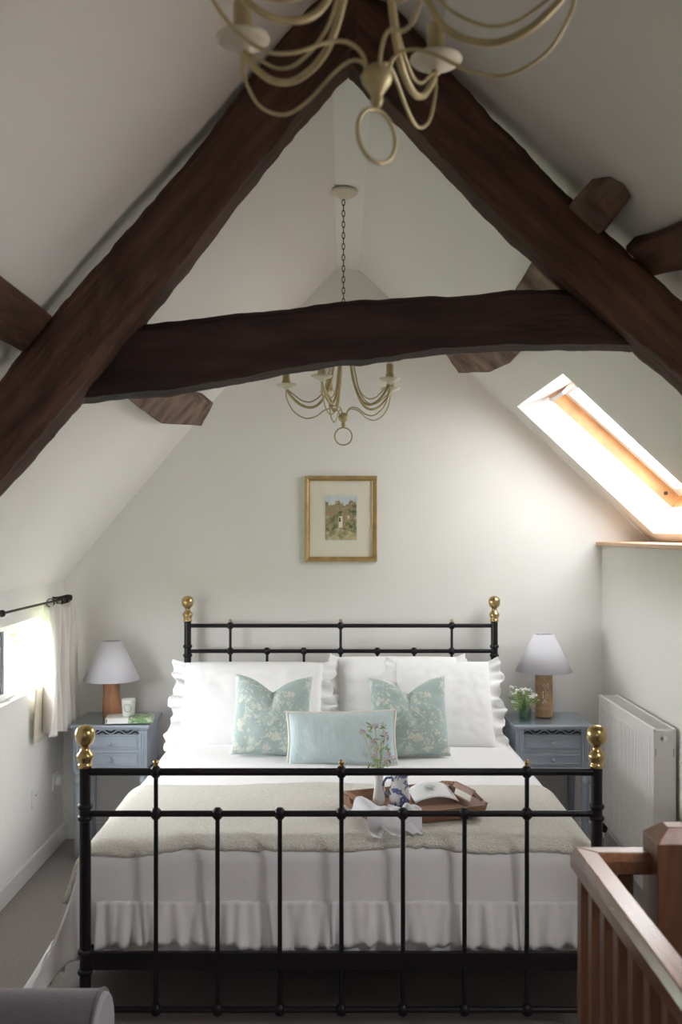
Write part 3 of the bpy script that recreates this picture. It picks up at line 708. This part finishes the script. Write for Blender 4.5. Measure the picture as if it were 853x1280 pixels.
MB().bb(-.084,.084,-.0068,-.006,-.118,.128).build('inner_mount', mount2, pic)
MB().bb(-.079,.079,-.0072,-.0068,-.108,.118).build('print_sky', paint_sky, pic)
pts = []; 
for k in range(25): pts.append((-.079+.158*k/24, -.0078, .080+.030*noise.noise(Vector((k*.8,1,1)))+.014*math.cos(k*.6+.4)))
pp = MB().add([(-.079,-.0078,-.108),(.079,-.0078,-.108)]+pts[::-1], [tuple(range(27))]); pp.build('print_trees', paint_m, pic)
pp = MB().add([(-.079,-.0082,-.108),(.079,-.0082,-.108),(.079,-.0082,-.075),(.03,-.0082,-.06),(-.02,-.0082,-.045),(-.05,-.0082,-.06),(-.079,-.0082,-.07)], [tuple(range(7))]); pp.build('print_path', paint_path, pic)
MB().bb(-.012,.008,-.0086,-.008,-.045,.012).build('print_cottage', mount_m, pic)
MB().bb(-.010,-.002,-.009,-.0085,-.015,.006).build('print_doorway', fret_dark, pic)
MB().quad((-W2+.024,-.011,-H2+.024),(W2-.024,-.011,-H2+.024),(W2-.024,-.011,H2-.024),(-W2+.024,-.011,H2-.024)).build('glazing', pane_m, pic)

# ------------------------------------------------------------ chandeliers
def chandelier(loc, angles, label, zr_, ringrot=0, r=.225, lab2=None):
    t = thing('chandelier', label, 'chandelier', loc, 0, 'cream candle chandeliers')     # loc z = hub of the ring
    for a in angles:
        ca, sa = math.cos(a), math.sin(a)
        def rad(pl): return [(p*ca, p*sa, z) for p, z in pl]
        k = r/.225
        main = spline(rad([(.012,.40),(.022,.34),(.034,.24),(.050,.15),(.085,.075),(.125*k,.050),(.170*k,.062),(.208*k,.098),(.225*k,.128)]), 6)
        o = MB().tube(main, .0052, 8).build('arm', cream_metal, t, smooth=True)
        inner = spline(rad([(.014,.38),(.040,.28),(.056,.19),(.080,.11),(.120*k,.074),(.160*k,.076),(.200*k,.105),(.222*k,.120)]), 6)
        low = spline(rad([(.225*k,.118),(.222*k,.085),(.195*k,.035),(.150*k,.008),(.110*k,.014),(.075,.038),(.045,.046),(.022,.036),(.012,.008)]), 6)
        MB().tube(inner, .0026, 6).build('scroll_rod', cream_metal, o, smooth=True)
        MB().tube(low, .0026, 6).build('scroll_rod', cream_metal, o, smooth=True)
        cx, cy = .225*k*ca, .225*k*sa
        MB().lathe([(.006,.118),(.012,.126),(.034,.134),(.040,.140),(.039,.1425),(.030,.139),(.010,.137)], (cx,cy,0), 24).build('drip_dish', cream_dish, o, smooth=True)
        MB().lathe([(.014,.137),(.016,.142),(.0155,.158),(.0135,.160),(.0135,.192),(.010,.195)], (cx,cy,0), 16).build('candle_sleeve', cream_metal, o, smooth=True)
        MB().lathe([(.009,.195),(.012,.20),(.0165,.222),(.0155,.245),(.008,.275),(.002,.288)], (cx,cy,0), 14).build('bulb', bulb_g, o, smooth=True)
    MB().lathe([(.002,-.028),(.006,-.026),(.0085,-.018),(.007,-.012),(.010,-.008),(.019,.004),(.021,.012),(.016,.022),(.008,.028)], (0,0,0), 20).build('hub', cream_metal, t, smooth=True)
    MB().tube([(.034*math.cos(q)*math.cos(ringrot), .034*math.cos(q)*math.sin(ringrot), -.028-.034+.034*math.sin(q)-.002) for q in [2*PI*j/36 for j in range(36)]], .0027, 8, closed=True).build('bottom_ring', cream_metal, t, smooth=True)
    MB().lathe([(.010,.37),(.020,.385),(.020,.40),(.012,.41),(.006,.425),(.003,.43)], (0,0,0), 16).build('crown', cream_metal, t, smooth=True)
    top = zr_-loc[2]; ch = MB(); z = .43; i = 0
    while z < top-.03:
        q = (0 if i%2 else PI/2)
        ch.tube([(.0055*math.cos(b)*math.cos(q), .0055*math.cos(b)*math.sin(q), z+.011+.013*math.sin(b)) for b in [2*PI*j/10 for j in range(10)]], .0018, 5, closed=True)
        z += .0215; i += 1
    ch.build('chain', chain_m, t, smooth=True)
    MB().lathe([(.006,top-.034),(.018,top-.030),(.026,top-.020),(.050,top-.016),(.056,top-.010),(.056,top-.002),(.050,top)], (0,0,0), 28).build('ceiling_rose', cream_dish, t, smooth=True, ang=40)
    return t
D2 = 4.0
chandelier(((429-426)*D2/1280, D2, 1.556+(665-525)*D2/1280), [math.radians(q) for q in (33,105,177,249,321)], 'whole cream candle chandelier hanging beyond the tie beam', 2.889, 0)
chandelier((.046, 1.32, 1.556+(665-108)*1.32/1280), [math.radians(q) for q in (139,67,-5,211,283)], 'blurred cream chandelier at the top edge, nearest the camera', 2.889, math.radians(42), r=.25)

# ------------------------------------------------------------ curtain and pole
pole = thing('curtain_pole', 'black iron curtain pole above the low window', 'curtain pole', (-1.335,4.2,1.235))
MB().tube([(0,-.95,0),(0,.84,0)], .0055, 10).build('rod', iron, pole, smooth=True)
MB().lathe([(.004,0),(.010,.004),(.013,.012),(.010,.022),(.004,.026)], (0,.83,0), 12, Matrix.Rotation(-PI/2,3,'X')).build('finial', iron, pole, smooth=True)
for y in (-.17,.80): MB().tube([(-.076,y,0),(0,y,0)], .005, 8).lathe([(.013,-.01),(.015,0),(.013,.01)], (0,y,0), 12, Matrix.Rotation(PI/2,3,'X')).build('bracket', iron, pole, smooth=True)
for k in range(9):
    y = (.50 if k == 0 else .60+.026*k)
    MB().tube([(.018*math.cos(a), y+.006*math.sin(k*2+a), -.004+.018*math.sin(a)) for a in [2*PI*j/16 for j in range(16)]], .0024, 6, closed=True).build('curtain_ring', iron, pole, smooth=True)
cur = thing('curtain', 'short cream pleated curtain gathered beside the low window', 'curtain', (-1.335,4.9,1.21))
def cf(a, b):
    y = 4.655+.43*a; z = 1.212-.59*b+.012*math.sin(a*9); sp = 1 if b > .12 else .8+b*1.6
    amp = .024+.016*b
    x = -1.335+amp*math.sin(a*2*PI*5.2+.8*math.sin(b*3))*sp+.012*math.sin(a*2*PI*13)*(1-b)
    y = y+(a-.5)*-.03*math.sin(b*PI)
    return Vector((x, y, z))
MB().grid(cf, 150, 40).build('drape', curtain_m, cur, org=cur.location, smooth=True, solid=.003)
def lf(a, b): return Vector((-1.385+.008*math.sin(a*9), 4.635+.42*a-.02*b, .85-.25*b))
MB().grid(lf, 40, 12).build('lining', lining_m, cur, org=cur.location, smooth=True, solid=.003)

# ------------------------------------------------------------ radiator
rad = thing('radiator', 'white panel radiator with top grille on the right wall', 'radiator', (1.27,4.42,0))
y0, y1 = 4.0-4.42, 4.85-4.42
mb = MB(); n = 26
for k in range(n):
    ya = y0+.02+(y1-y0-.04)*k/n; yb2 = y0+.02+(y1-y0-.04)*(k+.72)/n
    mb.bb(-.0495,-.046,ya,yb2,.235,.735)
mb.bb(-.047,-.040,y0+.004,y1-.004,.20,.775); mb.build('front_panel', radm, rad, bevel=.0015)
MB().bb(.030,.037,y0+.004,y1-.004,.20,.775).build('rear_panel', radm, rad)
for ya, yb3 in ((y0,y0+.006),(y1-.006,y1)): 
    e = MB().bb(-.050,.040,ya,yb3,.19,.782).build('side_cover', radm, rad, bevel=.003)
mb = MB().bb(-.050,-.038,y0,y1,.776,.786).bb(.028,.040,y0,y1,.776,.786)
for k in range(44): yy = y0+.008+(y1-y0-.016)*k/43; mb.bb(-.038,.028,yy-.003,yy+.003,.776,.784)
mb.build('top_grille', radm, rad)
MB().lathe([(.013,0),(.013,.006),(.008,.007),(.008,.011),(.004,.012)], (-.008,y0,.75), 16, Matrix.Rotation(PI/2,3,'X')).build('bleed_valve', chrome, rad, smooth=True, ang=40)
for sx in (-.040,.030): MB().bb(sx-.001,sx+.001,y0-.001,y0+.002,.68,.71).build('slot', slate, rad)
MB().lathe([(.008,0),(.012,.004),(.017,.02),(.017,.055),(.010,.06)], (-.028,y1-.02,.14), 14).build('valve', black_pl, rad, smooth=True)
for yy in (y1-.02, y0+.03): MB().tube([(-.028,yy,0),(-.028,yy,.20)], .0075, 10).build('pipe', chrome, rad, smooth=True)
for yy in (y0+.15,y1-.15): MB().bb(.037,.052,yy-.02,yy+.02,.3,.7).build('wall_bracket', radm, rad)
tag(MB().tube([(1.319,3.93,.66),(1.318,3.92,.40),(1.319,3.93,.12),(1.312,3.93,.09)], .006, 8).build('cable', black_pl, org=(1.318,3.93,.09), smooth=True), 'thin black cable running down the wall beside the radiator', 'cable')

# ------------------------------------------------------------ sockets
def socket(y, z, label, plug):
    t = thing('wall_socket', label, 'socket', (XL,y,z))
    MB().bb(0,.009,-.043,.043,-.043,.043).build('face_plate', plastic_w, t, bevel=.002)
    if plug:
        MB().bb(.009,.040,-.022,.022,-.02,.025).build('plug', plastic_w, t, bevel=.005)
    else: MB().bb(.009,.0105,-.004,.004,.008,.016).build('pin_hole', slate, t)
    return t
socket(4.70, .335, 'flat white wall socket below the low window', 0)
socket(5.03, .335, 'white wall socket with a plug pushed in, nearest the corner', 1)
tag(MB().tube(spline([(-1.372,5.03,.315),(-1.37,5.035,.27),(-1.365,5.06,.20),(-1.36,5.10,.14),(-1.35,5.15,.09),(-1.25,5.165,.02),(-1.2,5.165,.006)],6), .0028, 8).build('lamp_cord', plastic_w, org=(-1.37,5.05,.3), smooth=True), 'thin white lamp cord hanging from the plug in the left corner', 'cord')

# ------------------------------------------------------------ tray and what is on it
ZB = .632
tr = thing('serving_tray', 'brown wooden serving tray with raised handles on the throw', 'tray', (.235,3.405,ZB), math.radians(21))
TW, TD = .172, .145
MB().bb(-TW,TW,-TD,TD,0,.008).build('base', tray_w, tr, bevel=.001)
for sy in (-1,1):
    vs = [(-TW-.012,sy*TD,.0),(TW+.012,sy*TD,.0),(TW+.02,sy*(TD+.014),.040),(-TW-.02,sy*(TD+.014),.040)]; vs += [(x,y+sy*.009,z) for x,y,z in vs]
    MB().add(vs,[(0,1,2,3),(4,5,6,7),(0,1,5,4),(2,3,7,6),(1,2,6,5),(0,3,7,4)]).build('side', tray_w, tr, bevel=.0015)
for sx in (-1,1):
    x = sx*(TW+.004); e = MB()
    def col(y_0,y_1,z_0,z_1): 
        k_ = sx*.012/.04
        e.add([(x+k_*z_0,y_0,z_0),(x+k_*z_0,y_1,z_0),(x+k_*z_1,y_1,z_1),(x+k_*z_1,y_0,z_1),(x+k_*z_0+sx*.009,y_0,z_0),(x+k_*z_0+sx*.009,y_1,z_0),(x+k_*z_1+sx*.009,y_1,z_1),(x+k_*z_1+sx*.009,y_0,z_1)],[(0,1,2,3),(4,5,6,7),(0,1,5,4),(2,3,7,6),(1,2,6,5),(0,3,7,4)])
    col(-TD-.01,TD+.01,0,.022); col(-TD-.014,-.065,.022,.045); col(.065,TD+.014,.022,.045); col(-.07,.07,.045,.062)
    e.tube([(x+sx*.016,-.13,.045),(x+sx*.02,-.07,.056)],.006,6).tube([(x+sx*.016,.13,.045),(x+sx*.02,.07,.056)],.006,6)
    e.build('handle_end', tray_w, tr)
bv = thing('bud_vase', 'slim white china bud vase of pink flowers on the tray', 'vase', (.127,3.44,ZB+.009))
o = MB().lathe([(.016,0),(.020,.004),(.021,.02),(.017,.045),(.0135,.075),(.015,.10),(.0205,.122),(.0185,.122),(.012,.10),(.011,.07)], (0,0,0), 24).build('vase', china, bv, smooth=True)
R = random.Random(11)
heads = [(-.055,.245,'p'),(-.012,.262,'p'),(.018,.262,'w'),(-.018,.215,'p'),(.008,.205,'w'),(-.006,.19,'y'),(.022,.23,'p'),(.030,.175,'p'),(-.03,.20,'w'),(-.014,.17,'p'),(-.045,.16,'w'),(.02,.15,'p'),(.045,.16,'p')]
for hx, hz, k_ in heads:
    y_ = R.uniform(-.03,.03)
    st = MB().tube(spline([(0,0,.06),(hx*.25,y_*.2,.125),(hx*.7,y_*.7,hz*.82),(hx,y_,hz)],4), .0010, 5)
    so = st.build('flower_stem', leafg, bv)
    hd = MB(); rot0 = R.random()*2
    for j in range(6):
        a = rot0+j*PI/3; M = Matrix.Rotation(R.uniform(-.6,.6),3,'X')
        s_ = .011 if k_ != 'y' else .008
        hd.add([Vector((hx,y_-.002,hz))+M@(Vector((math.cos(a+q_)*rr_, -.003*rr_*60, math.sin(a+q_)*rr_))*s_) for q_, rr_ in ((0,.15),(.42,.75),(0,1.1),(-.42,.75))],[(0,1,2,3)])
    hd.build('blossom', {'p':petal_p,'w':petal_w,'y':petal_y}[k_], so)
lv = MB()
for i in range(34):
    p = Vector((R.uniform(-.04,.04),R.uniform(-.02,.02),R.uniform(.12,.27))); M = Matrix.Rotation(R.random()*6,3,'Y') @ Matrix.Rotation(R.uniform(-.7,.7),3,'Z')
    lv.add([p+M@Vector(v)*.011 for v in ((0,0,-1),(.3,0,0),(0,0,1.2),(-.3,0,0))],[(0,1,2,3)])
lv.build('leaves', leafg, bv)['kind'] = 'stuff'
jg = thing('china_jug', 'small white jug with blue flower pattern beside the bud vase', 'jug', (.196,3.43,ZB+.009))
MB().lathe([(.026,0),(.031,.003),(.036,.022),(.034,.05),(.028,.075),(.027,.09),(.031,.107),(.029,.108),(.025,.09),(.026,.06),(.001,.05)], (0,0,0), 28).build('body', blue_china, jg, smooth=True)
MB().tube(spline([(-.027,0,.092),(-.044,0,.090),(-.054,0,.072),(-.050,0,.048),(-.034,0,.034)],6), .0042, 8).build('handle', blue_china, jg, smooth=True)
cardo = thing('folded_card', 'white folded card lying on the tray behind the rail', 'card', (.315,3.50,ZB+.009), math.radians(10))
def cardf(a, b): 
    return Vector(((a-.5)*.15, (b-.5)*.11, .004+.028*math.sin(PI*a)**.7*(.7+.3*b)+.018*b))
MB().grid(cardf, 20, 8).build('sheet', paper, cardo, smooth=True, solid=.002)
MB().lathe([(.018,0),(.016,.001)], (-.01,.005,.045), 18).build('printed_mark', mark_g, cardo)
nap = MB(); TM = Matrix.Translation(tr.location) @ Matrix.Rotation(math.radians(21),4,'Z')
NPTH = spline([(q[0],q[1],0) for q in [(-.015,.020),(-.06,.016),(-.11,.022),(-.140,.046),(-.158,.058),(-.176,.052),(-.186,.024),(-.197,.002),(-.225,-.004)]], 6)
def nf(a, b):
    p = lin([(q.x,q.y,0) for q in NPTH], b) if False else NPTH[min(len(NPTH)-1, int(b*(len(NPTH)-1)+.5))]
    x = -.222+.150*a+.022*math.sin(b*4)*(a-.3)-.03*b*(.5-a)
    f_ = .008*math.sin(a*15+b*4)+.005*math.sin(a*31-b*6)+.008*noise.noise(Vector((a*5,b*5,2)))
    p = Vector((p[0], max(p[1], .062*math.exp(-((x+.19)/.026)**4)) if p[0] > -.17 else p[1], 0))
    return TM @ Vector((x, p[0]-.02*a*b+f_*.6*b, p[1]+f_*.8+.003))
nap.grid(nf, 44, len(NPTH)-1)
tag(nap.build('napkin', napkin_m, org=(.12,3.3,ZB), smooth=True, solid=.003), 'crumpled white napkin hanging over the front corner of the tray', 'napkin')

# ------------------------------------------------------------ banister by the stairwell
ban = thing('banister', 'stained pine banister around the stairwell', 'banister', (.5,2.09,0))
BN = ban.location
RZ, RH, RWd = .907, .043, .055
x0, x1 = .474, .474+RWd
def rprof(): return [(-.5,-.5),(-.5,.12),(-.34,.5),(.34,.5),(.5,.12),(.5,-.5)]
mb = MB(); vs = []
ya_, yb_ = .35, 2.12
for i, yy in enumerate((ya_, None)):
    for sx, sz in rprof():
        x = (x0+x1)/2+sx*RWd; y = ya_ if i == 0 else yb_-RWd/2+(-sx)*RWd*1.0
        vs.append((x, y, RZ-RH/2+sz*RH))
k = 6
mb.add(vs, [(q,(q+1)%k,k+(q+1)%k,k+q) for q in range(k)]+[tuple(range(k)),tuple(k+q for q in range(k))]); mb.build('handrail', rail_w, ban, org=BN, bevel=.002)
mb = MB(); vs = []
for i in range(2):
    for sx, sz in rprof():
        y = yb_-RWd/2+sx*RWd*1.0; x = ((x0+x1)/2-sx*RWd) if i == 0 else .628
        vs.append((x, y, RZ-RH/2+sz*RH))
mb.add(vs, [(q,(q+1)%k,k+(q+1)%k,k+q) for q in range(k)]+[tuple(range(k)),tuple(k+q for q in range(k))]); mb.build('handrail', rail_w, ban, org=BN, bevel=.002)
yy = 2.09; i = 0
while yy > .45:
    MB().bb(.486,.518,yy-.016,yy+.016,.04,RZ-RH).build('baluster', newel_w, ban, org=BN, bevel=.002); yy -= .092
for x in (.578,): MB().bb(x-.016,x+.016,2.077,2.109,.04,RZ-RH).build('baluster', newel_w, ban, org=BN, bevel=.002)
MB().bb(.480,.524,.35,2.115,0,.04).bb(.524,.625,2.07,2.115,0,.04).build('base_rail', rail_w, ban, org=BN, bevel=.002)
def newel(x0, x1, y0, y1, zt):
    mb = MB(); cx, cy = (x0+x1)/2, (y0+y1)/2; ch = .026; i_ = .03
    vs = [(x0,y0,0),(x1,y0,0),(x1,y1,0),(x0,y1,0),(x0,y0,zt-ch),(x1,y0,zt-ch),(x1,y1,zt-ch),(x0,y1,zt-ch),(x0+i_,y0+i_,zt),(x1-i_,y0+i_,zt),(x1-i_,y1-i_,zt),(x0+i_,y1-i_,zt)]
    mb.add(vs, [(0,1,2,3),(0,1,5,4),(1,2,6,5),(2,3,7,6),(3,0,4,7),(4,5,9,8),(5,6,10,9),(6,7,11,10),(7,4,8,11),(8,9,10,11)])
    return mb
newel(.625,.725,2.02,2.12,.965).build('newel_post', newel_w, ban, org=BN, bevel=.002)

# ------------------------------------------------------------ chaise at the bottom left
ch = thing('chaise', 'grey lilac upholstered chaise with a rolled end at the bottom left corner', 'chaise', (-.86,1.95,0))
CX = ch.location
yc, zc, rr = 2.27, .43, .105
prof = [(yc+.085,.12)]+[(yc+rr*math.cos(a), zc+rr*math.sin(a)) for a in [(-.25+1.45*k/20)*PI for k in range(21)]]
prof = [(yc+.05,.10)]+[(yc+rr*math.cos(a), zc+rr*math.sin(a)) for a in [PI*(-.22+1.42*k/22) for k in range(23)]]+[(yc-.04,.10)]
vs = []; n = len(prof)
xa, xb = -1.22, -.535
for x in (xa, xb): vs += [(x,y,z) for y,z in prof]
MB().add(vs, [(k,k+1,n+k+1,n+k) for k in range(n-1)]+[(n-1,0,n,2*n-1)]+[tuple(range(n)),tuple(n+k for k in range(n))]).build('rolled_end', sofa_m, ch, org=CX, smooth=True, ang=45, bevel=.006)
vs = []
for x, kk in ((xb-.002,.97),(xb+.012,.93)): vs += [(x, yc+(y-yc)*kk, zc+(z-zc)*(kk if z > .2 else .99)) for y,z in prof]
MB().add(vs, [(k,k+1,n+k+1,n+k) for k in range(n-1)]+[(n-1,0,n,2*n-1)]+[tuple(range(n)),tuple(n+k for k in range(n))]).build('end_panel', sofa_end, ch, org=CX, smooth=True, ang=45, bevel=.005)
MB().tube([(xb, y, z) for y,z in prof], .004, 8).build('piping', sofa_m, ch, org=CX, smooth=True)
MB().bb(xa,xb,1.25,2.25,.10,.36).build('seat', sofa_m, ch, org=CX, bevel=.03, seg=4)
for x in (xa+.05,xb-.05):
    for y in (1.3,2.26): MB().lathe([(.015,0),(.024,.10)], (x,y,0), 12).build('leg', newel_w, ch, org=CX, smooth=True)
